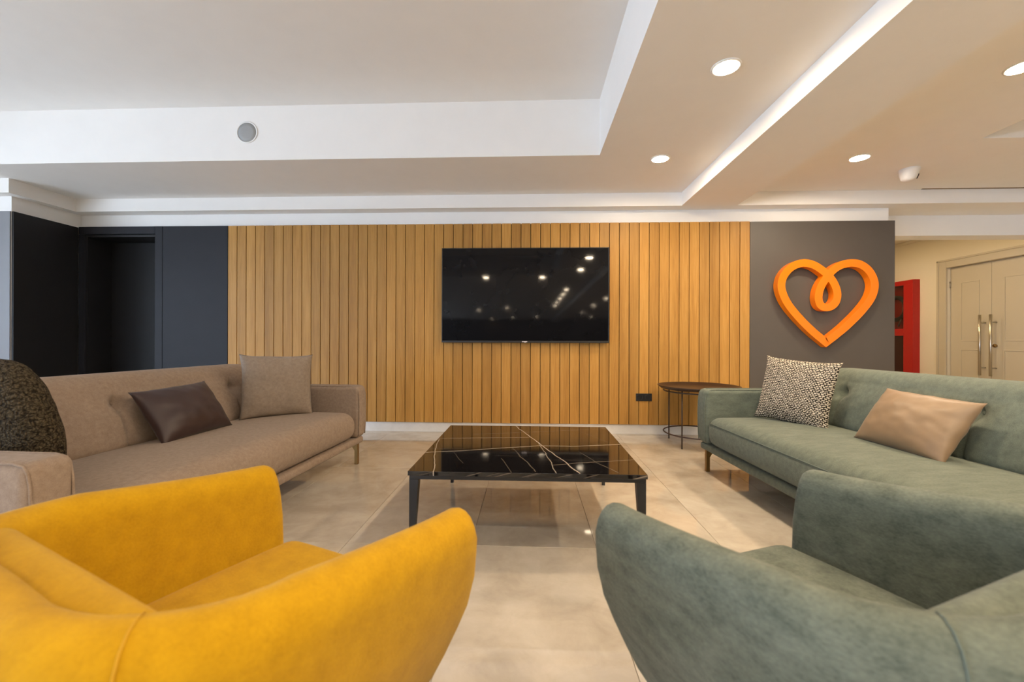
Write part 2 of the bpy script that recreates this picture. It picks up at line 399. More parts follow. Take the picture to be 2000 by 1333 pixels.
bx(bm, xf - 0.012, 0.0, DY1 - DYM + 0.11, DY1 - DYM + 0.14, 0, DZ + 0.125, 0.004); bx(bm, xf - 0.012, 0, DY0 - DYM - 0.14, DY1 - DYM + 0.14, DZ + 0.10, DZ + 0.128, 0.004)
obj('casing', bm, 'door', d2)
box('door_leak_block', (0.0755, 0.24, DY0 - DYM + 0.001, DY1 - DYM - 0.001, 0.0, DZ - 0.001), 'door', d2)  # unseen block added behind the leaves, keeps sky light out of the gaps
for s, (a, b) in enumerate(((DYM + 0.002, DY1 - 0.004), (DY0 + 0.004, DYM - 0.002))):
    bm = bmesh.new(); y0, y1 = a - DYM, b - DYM
    bx(bm, 0.04, 0.075, y0, y1, 0.006, DZ - 0.006, 0.002)
    lf = obj('door_leaf', bm, 'door', d2)
    for (z0, z1) in ((1.02, 1.90), (0.22, 0.90)):
        bm = bmesh.new(); ya, yb = y0 + 0.155, y1 - 0.155; t = 0.014
        bx(bm, 0.034, 0.040, ya, yb, z0, z0 + t, 0.002); bx(bm, 0.034, 0.040, ya, yb, z1 - t, z1, 0.002)
        bx(bm, 0.034, 0.040, ya, ya + t, z0 + t, z1 - t, 0.002); bx(bm, 0.034, 0.040, yb - t, yb, z0 + t, z1 - t, 0.002)
        obj('panel_moulding', bm, 'door', lf)
    hy = 0.075 if s == 0 else -0.065
    bm = bmesh.new(); tube(bm, [(-0.04, hy, 0.535), (-0.04, hy, 1.39)], 0.016, 14)
    for z in (0.645, 1.28): tube(bm, [(-0.04, hy, z), (0.04, hy, z)], 0.010, 10)
    obj('pull_handle', bm, 'chrome', lf, True)
    hgy = y1 + 0.001 if s == 0 else y0 - 0.001
    for hz in (0.3, 1.88):
        bm = bmesh.new(); tube(bm, [(0.034, hgy, hz - 0.05), (0.034, hgy, hz + 0.05)], 0.011, 10); obj('hinge', bm, 'chrome', lf, True)
    if s == 1:
        bm = bmesh.new(); tube(bm, [(0.02, -0.055, 0.955), (0.04, -0.055, 0.955)], 0.024, 16); obj('lock_cylinder', bm, 'bronze', lf, True)

# outer walls behind the camera
struct(box('wall_front', (XL - 0.3, XR + 0.3, YB - 0.2, YB, 0, ZT), 'taupe'), 'taupe far wall behind the camera')
bm = bmesh.new()
ys = [YB] + [q for ab in WINS for q in ab] + [YNL]
bx(bm, XL - 0.25, XL, YB, YNL, 0, WZ0); bx(bm, XL - 0.25, XL, YB, YNL, WZ1, ZT)
for k in range(0, len(ys), 2): bx(bm, XL - 0.25, XL, ys[k], ys[k + 1], WZ0, WZ1)
struct(obj('wall_left', bm, 'white'), 'white window wall')
for n, (a, b) in enumerate(WINS):
    wn = struct(empty('window_%d' % (n + 1), (XL - 0.1, (a + b) / 2, WZ0)), 'tall aluminium window'); L = (b - a) / 2; H = WZ1 - WZ0
    bm = bmesh.new()
    for (y0, y1, z0, z1) in ((-L, L, 0, 0.06), (-L, L, H - 0.06, H), (-L, -L + 0.06, 0.06, H - 0.06), (L - 0.06, L, 0.06, H - 0.06), (-0.03, 0.03, 0.06, H - 0.06)):
        bx(bm, -0.03, 0.03, y0, y1, z0, z1)
    obj('window_frame', bm, 'alu', wn)
    for (y0, y1) in ((-L + 0.06, -0.03), (0.03, L - 0.06)):
        bm = bmesh.new(); vs = [bm.verts.new(q) for q in ((0, y0, 0.06), (0, y1, 0.06), (0, y1, H - 0.06), (0, y0, H - 0.06))]; bm.faces.new(vs)
        obj('pane', bm, 'glass', wn)

# ceiling with two raised trays
T1 = (-5.8, 0.583, -0.95, 3.542); T2 = (3.445, 5.6, -0.95, 3.348)
bm = bmesh.new()
def slab(x0, x1, y0, y1, z0=Z2, z1=ZT): bx(bm, x0, x1, y0, y1, z0, z1)
slab(XL, XR, T1[3], YW); slab(XL, T1[0], T1[2], T1[3]); slab(T1[1], T2[0], T1[2], T1[3])
slab(T2[0], T2[1], T2[3], T1[3]); slab(T2[1], XR, T1[2], T1[3]); slab(XL, XR, YB, T1[2])
slab(XE, XR, YW, 4.885)
slab(T1[0], T1[1], T1[2], T1[3], Z3, ZT); slab(T2[0], T2[1], T2[2], T2[3], Z3, ZT)
struct(obj('ceiling', bm, 'ceiling'), 'warm white ceiling with raised trays')
bm = bmesh.new(); bx(bm, 1.585, 2.155, YB, 4.455, Z1, Z2 - 0.0005); struct(obj('ceiling_beam', bm, 'ceiling'), 'dropped ceiling beam running to the back wall')
bm = bmesh.new()
bx(bm, XNL + 0.1, XR, 4.455, YW - 0.0005, Z1, Z2 - 0.0005); bx(bm, XE + 0.001, XR, YW - 0.0005, 4.885, Z1, Z2 - 0.0005)
bx(bm, XNL + 0.0005, XNL + 0.1, 3.85, YW - 0.0005, Z1, Z2 - 0.0005); bx(bm, XL, XNL + 0.0005, 3.85, YNL - 0.0005, Z1, Z2 - 0.0005)
struct(obj('ceiling_border', bm, 'ceiling'), 'stepped ceiling border along the back wall')

# ------------------------------------------------------------------ ceiling fittings
def lamp(x, y, z, label, mat='lamp', r=0.066):
    t = empty('downlight', (x, y, z)); tag(t, label, 'ceiling light', 'recessed round downlights')
    b = bmesh.new(); lathe(b, [(r, -0.001), (r, -0.007), (r + 0.012, -0.006), (r + 0.014, 0.0)], 32); obj('trim_ring', b, 'plastic_white', t, True)
    b = bmesh.new(); vs = [b.verts.new((r * math.cos(2 * PI * k / 32), r * math.sin(2 * PI * k / 32), -0.004)) for k in range(32)]; b.faces.new(vs[::-1])
    bmesh.ops.recalc_face_normals(b, faces=b.faces); obj('diffuser', b, mat, t)
    return t
VIS = {0: 'lit round downlight closest to the back wall, left of the dropped beam', 1: 'large lit round downlight near the top, left of the dropped beam'}
for i, y in enumerate((3.63, 2.43, 1.10, -0.20, -3.76, -5.0, -6.4, -7.9, -9.4)):
    lamp(1.11, y, Z2, VIS.get(i, 'lit round downlight in the row behind the camera, left of the beam'))
VIS = {0: 'lit round downlight right of the beam beside the white ceiling detector', 1: 'lit round downlight cut by the right frame edge'}
for i, y in enumerate((3.665, 2.487, 1.10, -0.20, -3.76, -6.4, -9.4)):
    lamp(2.78, y, Z2, VIS.get(i, 'lit round downlight in the row behind the camera, right of the beam'))
for x, y in ((-1.07, -1.29), (0.31, -1.29), (-2.54, -12.1), (-1.05, -10.8), (2.87, -14.0), (-1.1, -18.5), (0.45, -17.9), (3.9, -17.8), (-2.6, -20.4)):
    lamp(x, y, Z2, 'lit round downlight in the ceiling behind the camera')
for x, y in ((5.1, 5.75), (5.1, 7.2)): lamp(x, y, 2.705, 'lit round downlight in the corridor ceiling', 'lamp_hall')

p = at_y(483, 259, T1[3]); sp = empty('wall_speaker', p); tag(sp, 'round grey speaker grille set in the white ceiling tray edge', 'speaker')
b = bmesh.new(); lathe(b, [(0.083, 0.0), (0.083, 0.006), (0.094, 0.006), (0.096, 0.0)], 40); bmesh.ops.rotate(b, verts=b.verts, matrix=Matrix.Rotation(PI / 2, 3, 'X')); obj('bezel', b, 'plastic_white', sp, True)
b = bmesh.new(); lathe(b, [(0.0, 0.007), (0.05, 0.006), (0.083, 0.003), (0.083, 0.0)], 40); bmesh.ops.rotate(b, verts=b.verts, matrix=Matrix.Rotation(PI / 2, 3, 'X')); obj('grille', b, 'grille', sp, True)

p = at_z(1776, 331, Z2); mo = empty('motion_detector', p); tag(mo, 'small white cone shaped detector on the ceiling', 'detector')
b = bmesh.new(); lathe(b, [(0.075, 0.0), (0.078, -0.012), (0.072, -0.02), (0.066, -0.05), (0.052, -0.088), (0.03, -0.105), (0.0, -0.108)], 28)
for v in b.verts:
    if v.co.z < -0.02: v.co.x -= 0.15 * (-v.co.z - 0.02)
obj('housing', b, 'plastic_white', mo, True)
b = bmesh.new(); tube(b, [(0.062, -0.02, -0.03), (0.055, -0.03, -0.06), (0.035, -0.035, -0.095)], 0.004, 6); obj('lens_slit', b, 'rubber', mo, True)

sd = empty('slot_diffuser', (4.0, 4.435, Z2)); tag(sd, 'thin dark linear air slot along the ceiling edge at right', 'air vent')
xs = at_z(1795, 371.3, Z2).x
box('slot', (xs - 4.0, 2.38, -0.007, 0.007, -0.003, 0.0), 'black_metal', sd); box('slot_edge', (xs - 4.0, 2.38, -0.011, -0.007, -0.005, 0.0), 'bronze', sd)

# ------------------------------------------------------------------ television, socket, heart
YT = 4.485
a = at_y(863, 485, YT); b_ = at_y(1189.5, 670.5, YT); tw = b_.x - a.x; th = a.z - b_.z
tv = empty('television', ((a.x + b_.x) / 2, YT, b_.z)); tag(tv, 'large black flat television mounted on the oak boards', 'television')
box('housing', (-tw / 2 + 0.004, tw / 2 - 0.004, 0.006, 0.045, 0.003, th - 0.003), 'plastic_black', tv, 0.004)
box('wall_mount', (-0.3, 0.3, 0.044, 0.064, 0.25, 0.75), 'black_metal', tv)
bm = bmesh.new(); e = 0.008
bx(bm, -tw / 2, tw / 2, 0.0, 0.02, 0, 0.022, 0.002); bx(bm, -tw / 2, tw / 2, 0.0, 0.02, th - e, th, 0.002)
bx(bm, -tw / 2, -tw / 2 + e, 0, 0.02, 0.022, th - e, 0.002); bx(bm, tw / 2 - e, tw / 2, 0, 0.02, 0.022, th - e, 0.002)
obj('bezel', bm, 'plastic_black', tv)
box('screen', (-tw / 2 + e, tw / 2 - e, 0.003, 0.006, 0.022, th - e), 'screen', tv)
bm = bmesh.new(); bx(bm, -0.028, 0.028, -0.0015, 0.0, 0.008, 0.017); bx(bm, -0.004, 0.016, -0.0015, 0.0, 0.003, 0.008); obj('brand_mark', bm, 'silver', tv)

a = at_y(1242, 769, 4.545); b_ = at_y(1273, 784, 4.545); sw = (b_.x - a.x) / 2; sh = (a.z - b_.z) / 2
so = empty('wall_socket', ((a.x + b_.x) / 2, 4.55, (a.z + b_.z) / 2)); tag(so, 'black double power socket on the oak boards by the round table', 'socket')
box('plate', (-sw, sw, -0.010, -0.0005, -sh, sh), 'plastic_black', so, 0.003)
for s in (-1, 1):
    b = bmesh.new(); lathe(b, [(0.0, 0.004), (0.024, 0.004), (0.026, 0.0125), (0.030, 0.0125), (0.031, 0.009)], 24); bmesh.ops.rotate(b, verts=b.verts, matrix=Matrix.Rotation(PI / 2, 3, 'X'))
    bmesh.ops.translate(b, verts=b.verts, vec=(s * sw * 0.5, 0, 0)); obj('socket_insert', b, 'rubber', so, True)

YHF = 4.47
hp = [(810, 1147), (640, 1005), (470, 832), (345, 668), (284, 510), (297, 385), (365, 285), (465, 222), (565, 206), (665, 230), (755, 285), (835, 352), (905, 445), (943, 560), (930, 655), (882, 712), (815, 732), (752, 710), (722, 640), (728, 550), (765, 455), (835, 352), (905, 280), (1000, 226), (1110, 206), (1215, 222), (1310, 288), (1370, 388), (1384, 495), (1340, 628), (1225, 780), (1060, 945), (935, 1050), (810, 1147)]
W = [at_y(1480 + x / 6.058, 480 + y / 6.058, YHF) for x, y in hp]
def catmull(P, n=7):
    out = []
    for i in range(len(P) - 1):
        p0 = P[i - 1] if i > 0 else P[0] * 2 - P[1]; p1, p2 = P[i], P[i + 1]; p3 = P[i + 2] if i + 2 < len(P) else P[-1] * 2 - P[-2]
        for k in range(n):
            t = k / n
            out.append(0.5 * ((2 * p1) + (p2 - p0) * t + (2 * p0 - 5 * p1 + 4 * p2 - p3) * t * t + (3 * p1 - p0 - 3 * p2 + p3) * t ** 3))
    out.append(P[-1]); return out
hc = catmull(W); cx = (min(q.x for q in hc) + max(q.x for q in hc)) / 2; cz = min(q.z for q in hc)
bm = bmesh.new(); rings = []; N = len(hc); hw = 0.039
for i, q in enumerate(hc):
    if i in (0, N - 1):
        t0 = (hc[1] - hc[0]).normalized(); t1 = (hc[-1] - hc[-2]).normalized()
        n0 = Vector((t0.z, 0, -t0.x)); n1 = Vector((t1.z, 0, -t1.x)); nn = (n0 + n1).normalized(); nn = nn / max(0.3, nn.dot(n0)); 
    else:
        t = (hc[i + 1] - hc[i - 1]).normalized(); nn = Vector((t.z, 0, -t.x))
    fr = 0.0012 * max(0.0, 1 - abs(i - 84) / 28.0)
    pl, pr = q + nn * hw, q - nn * hw
    rings.append([bm.verts.new((v.x - cx, y, v.z - cz)) for v, y in ((pl, YHF + fr), (pr, YHF + fr), (pr, 4.548), (pl, 4.548))])
for A, B in zip(rings, rings[1:]):
    for k in range(4): bm.faces.new((A[k], A[(k + 1) % 4], B[(k + 1) % 4], B[k]))
bmesh.ops.remove_doubles(bm, verts=rings[0] + rings[-1], dist=0.0005)
for v in bm.verts: v.co.y -= 4.555
he = obj('heart_sign', bm, 'orange'); he.location = (cx, 4.555, cz)
tag(he, 'glossy orange heart outline sign with a small loop at the top', 'wall sign')

# ------------------------------------------------------------------ fire cabinet in the corridor
cb = empty('fire_hose_cabinet', (XR, 7.16, 0.25)); tag(cb, 'red glazed fire hose cabinet on the corridor wall', 'cabinet')
CW, CH, CD = 0.75, 1.785, 0.10
bm = bmesh.new(); fx = -CD
bx(bm, -0.02, -0.001, 0, CW, 0, CH); 
for (y0, y1, z0, z1) in ((0, CW, 0, 0.02), (0, CW, CH - 0.02, CH), (0, 0.02, 0.02, CH - 0.02), (CW - 0.02, CW, 0.02, CH - 0.02)): bx(bm, fx, -0.02, y0, y1, z0, z1)
obj('body', bm, 'red', cb)
bm = bmesh.new()
for (y0, y1, z0, z1) in ((0, CW, 0, 0.09), (0, CW, CH - 0.075, CH), (0, 0.17, 0.09, CH - 0.075), (CW - 0.17, CW, 0.09, CH - 0.075), (0.17, CW - 0.17, 0.86, 0.98)):
    bx(bm, fx - 0.015, fx - 0.001, y0, y1, z0, z1, 0.002)
dr = obj('cabinet_door', bm, 'red', cb)
for (z0, z1) in ((0.09, 0.86), (0.98, CH - 0.075)):
    b = bmesh.new(); b.faces.new([b.verts.new(q) for q in ((fx - 0.008, 0.17, z0), (fx - 0.008, CW - 0.17, z0), (fx - 0.008, CW - 0.17, z1), (fx - 0.008, 0.17, z1))]); obj('pane', b, 'cab_glass', dr)
b = bmesh.new(); tube(b, [(-0.06, 0.375 + 0.19 * math.cos(k * PI / 14), 1.33 + 0.19 * math.sin(k * PI / 14)) for k in range(28)], 0.035, 10, True); obj('hose_reel', b, 'rubber', cb, True)
b = bmesh.new(); tube(b, [(-0.07, 0.25, 1.50), (-0.075, 0.21, 1.36), (-0.07, 0.24, 1.20), (-0.06, 0.33, 1.02)], 0.012, 8); obj('nozzle', b, 'chrome', cb, True)
box('lower_panel', (-0.045, -0.022, 0.03, CW - 0.03, 0.05, 0.88), 'dark_red', cb)
box('cabinet_shelf', (-0.085, -0.022, 0.022, CW - 0.022, 0.965, 0.985), 'black_metal', cb)

# ------------------------------------------------------------------ sofas
def sofa(name, loc, rz, fab, thread, label, L, btn, seam_on=True):
    """local: x along the sofa, front edge at y=0, back towards +y"""
    t = empty(name, loc, rz); tag(t, label, 'sofa'); D = 0.98; AT = 0.135; AH = 0.635
    softpart('base', (0, D / 2, 0.195), (L / 2 - 0.008, D / 2 - 0.01, 0.027), 0.02, fab, t, n=(6, 4, 2))
    # seat cushion with crowned top
    sl = L / 2 - AT - 0.004
    def seat_fn(p):
        q = p.copy()
        if q.z > 0: q.z += 0.028 * max(0, 1 - (q.x / sl) ** 4) * max(0, 1 - ((q.y + 0.05) / 0.42) ** 2)
        if q.y < 0: q.y -= 0.012 * max(0, 1 - (q.z / 0.11) ** 2)
        return q
    seat = softpart('seat_cushion', (0, 0.385, 0.328), (sl, 0.38, 0.107), 0.088 if seam_on is False else 0.07, fab, t, seat_fn, (28, 12, 4))
    if seam_on:
        b = bmesh.new(); tube(b, [(x, 0.0045 - 0.012 * 0.6, 0.395) for x in [(-sl + 0.05) + (2 * sl - 0.1) * i / 20 for i in range(21)]], 0.0028, 6); obj('seam', b, thread, seat, True)
    # arms
    for s in (-1, 1):
        def arm_fn(p, s=s):
            q = p.copy()
            q.x += s * 0.010 * max(0, 1 - (q.z / 0.2) ** 2)
            q.y -= (0.008 * max(0, 1 - (q.z / 0.2) ** 2)) if q.y < 0 else 0
            return q
        ax = s * (L / 2 - AT / 2)
        am = softpart('armrest', (ax, D / 2 - 0.005, 0.2225 + (AH - 0.2225) / 2), (AT / 2, D / 2 - 0.005, (AH - 0.2225) / 2), 0.035, fab, t, arm_fn, (3, 8, 6))
        for e in (-1, 1):
            xe = ax + e * (AT / 2 - 0.012) + (s * 0.006)
            pts = [(xe, 0.004 - 0.008 * max(0, 1 - ((z - 0.43) / 0.2) ** 2), z) for z in [0.24 + i * 0.046 for i in range(8)]]
            pts += [(xe, 0.008, 0.605), (xe, 0.022, AH - 0.010), (xe, 0.06, AH - 0.002), (xe, 0.5, AH - 0.002), (xe, D - 0.06, AH - 0.002)]
            b = bmesh.new(); tube(b, pts, 0.0042, 6); obj('piping', b, thread if False else fab, am, True)
    # back frame and tufted back cushion
    softpart('back_frame', (0, D - 0.075, 0.43), (L / 2 - AT - 0.002, 0.07, 0.205), 0.05, fab, t, n=(12, 3, 6))
    bl = L / 2 - AT - 0.012; bz = 0.66
    H2 = 0.205; zc = 0.615
    def back_fn(p):
        q = p.copy(); zz = q.z + zc
        # ends curve: back gets lower and rounder near the arms
        k = max(0, (abs(q.x) - (bl - 0.28)) / 0.28)
        if q.z > -0.1: q.z -= 0.035 * k * k * (q.z + 0.1) / 0.3
        front = q.y < 0
        if front:
            q.y -= 0.035 * max(0, 1 - ((zz - 0.52) / 0.22) ** 2)
            for bxn in btn:
                dx = q.x - bxn; dz = zz - bz; r2 = (dx / 0.040) ** 2 + (dz / 0.034) ** 2
                q.y += 0.040 * math.exp(-r2)
                q.y += 0.014 * math.exp(-(dx / 0.012) ** 2) * (1 if zz < bz else math.exp(-((zz - bz) / 0.06) ** 2))
        q.y += 0.30 * (zz - 0.42)
        return q
    bk = softpart('back_cushion', (0, 0.77, zc), (bl, 0.085, H2), 0.075, fab, t, back_fn, (220, 4, 30))
    for bxn in btn:
        b = bmesh.new(); lathe(b, [(0.0, 0.006), (0.006, 0.005), (0.011, 0.001), (0.011, -0.004)], 12)
        bmesh.ops.rotate(b, verts=b.verts, matrix=Matrix.Rotation(PI / 2, 3, 'X'))
        bmesh.ops.translate(b, verts=b.verts, vec=(bxn, 0.77 - 0.085 + 0.040 + 0.012 - 0.035 * (1 - ((bz - 0.52) / 0.22) ** 2) + 0.30 * (bz - 0.42), bz)); obj('button', b, fab, bk, True)
    # angled metal legs
    for sx in (-1, 1):
        for y, dy in ((0.045, 1), (D - 0.12, -1)):
            x = sx * (L / 2 - 0.06); b = bmesh.new()
            bx(b, x - 0.014, x + 0.014, y - 0.014, y + 0.014, 0, 0.168, 0.002)
            prof = [(y + dy * 0.014, 0.168), (y + dy * 0.10, 0.168), (y + dy * 0.06, 0.152), (y + dy * 0.03, 0.135), (y + dy * 0.014, 0.11)]
            lo = [b.verts.new((x - 0.012, q[0], q[1])) for q in prof]; hi = [b.verts.new((x + 0.012, q[0], q[1])) for q in prof]
            b.faces.new(lo); b.faces.new(hi[::-1])
            for k in range(5): b.faces.new((lo[k], lo[(k + 1) % 5], hi[(k + 1) % 5], hi[k]))
            obj('leg', b, 'bronze', t)
    return t
# left sofa faces +X: local +y -> world -X
sofa('sofa', (-1.405, 2.285, 0), PI / 2 - math.radians(3.0), 'beige', 'seam_beige', 'long beige tufted sofa in front of the dark niche', 2.24, [-0.605, -0.205, 0.195, 0.595], False)
sofa('sofa', (1.385, 2.215, 0), -PI / 2 + math.radians(3.0), 'green', 'seam_green', 'long sage green tufted sofa below the orange heart', 2.28, [-0.645, -0.245, 0.155, 0.555])

# ------------------------------------------------------------------ pillows
def pillow(name, label, c, U, V, w_, h_, th_, mat, pinch=0.09, wr=0.006, seed=0, n=34, rnd=0.0):
    """c centre, U right direction, V up direction (world); the face looks along U x V"""
    U = Vector(U).normalized(); V = Vector(V); V = (V - U * V.dot(U)).normalized(); Nn = U.cross(V)
    bm = bmesh.new(); uvl = bm.loops.layers.uv.new('UVMap'); sides = []; edge = {}
    uvs = {}
    for s in (1, -1):
        g = []
        for i in range(n + 1):
            row = []
            for j in range(n + 1):
                u = -1 + 2 * i / n; v = -1 + 2 * j / n
                on = i in (0, n) or j in (0, n)
                if on and (i, j) in edge: row.append(edge[(i, j)]); continue
                x = u * w_ / 2 * (1 - pinch * (1 - abs(v) ** 3.2)); z = v * h_ / 2 * (1 - pinch * (1 - abs(u) ** 3.2))
                if rnd: x *= (1 - rnd * 0.5 * v * v * abs(u)); z *= (1 - rnd * 0.5 * u * u * abs(v))
                prof = max(0, (1 - abs(u) ** 2.6)) ** 0.55 * max(0, (1 - abs(v) ** 2.6)) ** 0.55
                y = s * th_ / 2 * prof
                k = noise.noise(Vector((u * 2.2 + seed, v * 2.2, s * 3.1 + seed))) + 0.6 * noise.noise(Vector((u * 5 + v * 3 + seed, v * 4 - u * 2, s * 1.3)))
                y += s * wr * k * min(1, prof * 3)
                x += wr * 0.5 * noise.noise(Vector((u * 3 + seed, v * 3, 7.7))); z += wr * 0.5 * noise.noise(Vector((u * 3, v * 3 + seed, 3.3)))
                vt = bm.verts.new((x, y, z)); uvs[vt] = ((u + 1) * w_ / 2, (v + 1) * h_ / 2)
                if on: edge[(i, j)] = vt
                row.append(vt)
            g.append(row)
        sides.append(g)
    for s, g in zip((1, -1), sides):
        for i in range(n):
            for j in range(n):
                q = [g[i][j], g[i + 1][j], g[i + 1][j + 1], g[i][j + 1]]
                f = bm.faces.new(q if s < 0 else q[::-1])
                for lp in f.loops: lp[uvl].uv = uvs[lp.vert]
    t = empty(name, c)
    R = Matrix((U, -Nn, V)).transposed().to_4x4(); t.matrix_world = Matrix.Translation(c) @ R
    tag(t, label, 'cushion')
    cv = obj('cover', bm, mat, t, True)
    pts = [edge[(i, 0)] for i in range(n)]
    return t
pillow('throw_pillow', 'square beige woven cushion in the far corner of the beige sofa', Vector((-1.83, 2.985, 0.668)), (0.313, 0.291, -0.01), (-0.02, 0.05, 0.42), 0.48, 0.46, 0.15, 'pillow_beige', 0.07, 0.006, 1)
pillow('lumbar_pillow', 'dark brown satin lumbar cushion on the beige sofa', Vector((-1.995, 2.36, 0.590)), (0.03, 1.0, 0.03), (-0.155, 0.05, 0.24), 0.50, 0.34, 0.16, 'satin_brown', 0.07, 0.005, 2)
pillow('boucle_pillow', 'large dark boucle cushion behind the near arm of the beige sofa', Vector((-1.965, 1.50, 0.668)), (-0.92, 0.30, -0.25), (-0.10, -0.12, 0.9), 0.50, 0.50, 0.20, 'boucle', -0.04, 0.004, 3, 34, 0.42)
pillow('tweed_pillow', 'black and cream woven cushion in the far corner of the green sofa', Vector((1.815, 2.945, 0.662)), (0.226, -0.408, -0.03), (0.11, 0.02, 0.42), 0.49, 0.46, 0.15, 'tweed', 0.08, 0.006, 4)
pillow('lumbar_pillow', 'tan satin lumbar cushion on the green sofa', Vector((1.945, 2.215, 0.592)), (0.05, -1.0, -0.03), (0.155, 0.03, 0.24), 0.50, 0.34, 0.16, 'satin_tan', 0.06, 0.005, 5)

# ------------------------------------------------------------------ armchairs
def armchair(loc, rz, fab, thread, label):
    """local: origin below the midpoint of the arm tips, +y is the way the chair faces"""
    t = empty('armchair', (loc[0], loc[1], 0), rz); tag(t, label, 'armchair')
    hw = 0.332; yb = -0.578; rc = 0.21
    path = []                                   # (x, y, nx, ny, top)
    def top(y, back):
        if back: return 0.705
        return 0.645 + 0.041 * max(0, -y / 0.368) ** 1.3
    ns = 12
    for i in range(ns + 1):
        y = 0.0 + (yb + rc) * i / ns; path.append((-hw, y, -1, 0, top(y, False)))
    nc = 10
    for i in range(1, nc + 1):
        a = PI + (PI / 2) * i / nc; f = i / nc; f = f * f * (3 - 2 * f)
        path.append((-hw + rc + rc * math.cos(a), yb + rc + rc * math.sin(a), math.cos(a), math.sin(a), 0.686 + (0.706 - 0.686) * f))
    for i in range(1, 6):
        x = -hw + rc + (2 * (hw - rc)) * i / 6; path.append((x, yb, 0, -1, 0.706 + 0.004 * math.sin(PI * i / 6)))
    path = path + [(-q[0], q[1], -q[2], q[3], q[4]) for q in reversed(path[:ns + nc + 1])]
    def section(zt, ht=0.047):
        s = [(-0.185, 0.32), (-0.105, 0.33), (-0.060, 0.36), (-0.050, 0.42), (-0.046, 0.5), (-0.045, zt - 0.075), (-0.045, zt - 0.055)]
        for k in range(1, 8):
            a = PI - PI * k / 8; s.append((ht * math.cos(a), zt - 0.05 + 0.05 * math.sin(a)))
        s += [(ht, zt - 0.058), (0.043, zt - 0.085), (0.034, 0.50), (0.014, 0.43), (-0.012, 0.37), (-0.036, 0.315), (-0.060, 0.265), (-0.088, 0.22), (-0.125, 0.178), (-0.185, 0.145)]
        return s
    bm = bmesh.new(); rings = []
    def ring(x, y, nx, ny, zt, k=1.0, dz=0.0):
        s = section(zt - dz); cd = -0.02; out = []
        for d, z in s:
            cz_ = cd - 0.50 * max(0.0, 0.40 - z); d2 = cz_ + (d - cz_) * k
            fwd = 0.0
            zz = z
            blend = max(0.0, min(1.0, (y + 0.30) / 0.30))
            tt = max(0.0, 0.61 - zz); fwd = (0.22 * tt - 0.70 * tt * tt) * blend
            out.append(bm.verts.new((x + nx * d2, y + ny * d2 + fwd, zz)))
        return out
    caps = [(0.030, 0.35, 0.022), (0.026, 0.62, 0.012), (0.018, 0.84, 0.005), (0.008, 0.96, 0.001)]
    q = path[0]
    for fy, k, dz in caps: rings.append(ring(q[0], q[1] + fy, q[2], q[3], q[4], k, dz))
    for q in path: rings.append(ring(*q))
    q = path[-1]
    for fy, k, dz in reversed(caps): rings.append(ring(q[0], q[1] + fy, q[2], q[3], q[4], k, dz))
    n = len(rings[0])
    for A, B in zip(rings, rings[1:]):
        for k in range(n): bm.faces.new((A[k], A[(k + 1) % n], B[(k + 1) % n], B[k]))
    bm.faces.new(rings[0]); bm.faces.new(rings[-1][::-1])
    sh = obj('shell', bm, fab, t, True)
    # seams along the front edges of both arms and at the back corners
    def seam(q, dy=0.0):
        s = section(q[4]); pts = [(q[0] + q[2] * (d + (0.001 if i > 9 else -0.001)), q[1] + dy + q[3] * (d + 0.001), z + (0.001 if 6 < i < 15 else 0)) for i, (d, z) in enumerate(s)][9:-2]
        b = bmesh.new(); tube(b, pts, 0.0015, 6); obj('seam', b, thread, sh, True)
    seam(path[ns + 5]); seam(path[-ns - 6])
    # seat
    def seat_fn(p):
        q = p.copy()
        if q.z > 0: q.z += 0.018 * max(0, 1 - (q.x / 0.30) ** 2) * max(0, 1 - (q.y / 0.34) ** 2)
        return q
    softpart('seat_cushion', (0, -0.225, 0.365), (0.282, 0.295, 0.075), 0.055, fab, t, seat_fn, (12, 12, 4))
    def rail_fn(p):
        q = p.copy(); f = (q.z + 0.076) / 0.152
        q.x *= 0.62 + 0.38 * f
        if q.y > 0: q.y -= 0.085 * (1 - f)
        return q
    softpart('seat_rail', (0, -0.235, 0.222), (0.268, 0.215, 0.076), 0.03, fab, t, rail_fn, (8, 8, 4))
    # back cushion leaning on the shell
    def bc_fn(p):
        q = p.copy(); zz = q.z + 0.545
        q.y -= 0.30 * (zz - 0.44)
        if p.y < 0: q.y += 0.04 * (abs(q.x) / 0.25) ** 3
        if q.z > 0: q.z -= 0.35 * max(0, 0.02 - p.y) * (q.z / 0.14)
        return q
    bc = softpart('back_cushion', (0, -0.456, 0.545), (0.252, 0.046, 0.14), 0.018, fab, t, bc_fn, (14, 4, 8))
    for sx in (-1, 1):
        for y, ly in ((-0.13, 0.03), (-0.36, -0.05)):
            b = bmesh.new(); tube(b, [(sx * 0.13, y, 0.19), (sx * 0.15, y + ly * 0.6, 0.0)], [0.019, 0.011], 12); obj('leg', b, 'black_metal', t, True)
    return t
armchair((-0.456, 1.02), -math.radians(24.5), 'yellow', 'seam_yellow', 'mustard yellow tub armchair in the left foreground')
armchair((0.494, 1.063), math.radians(24.0), 'greenchair', 'seam_green', 'sage green tub armchair in the right foreground')

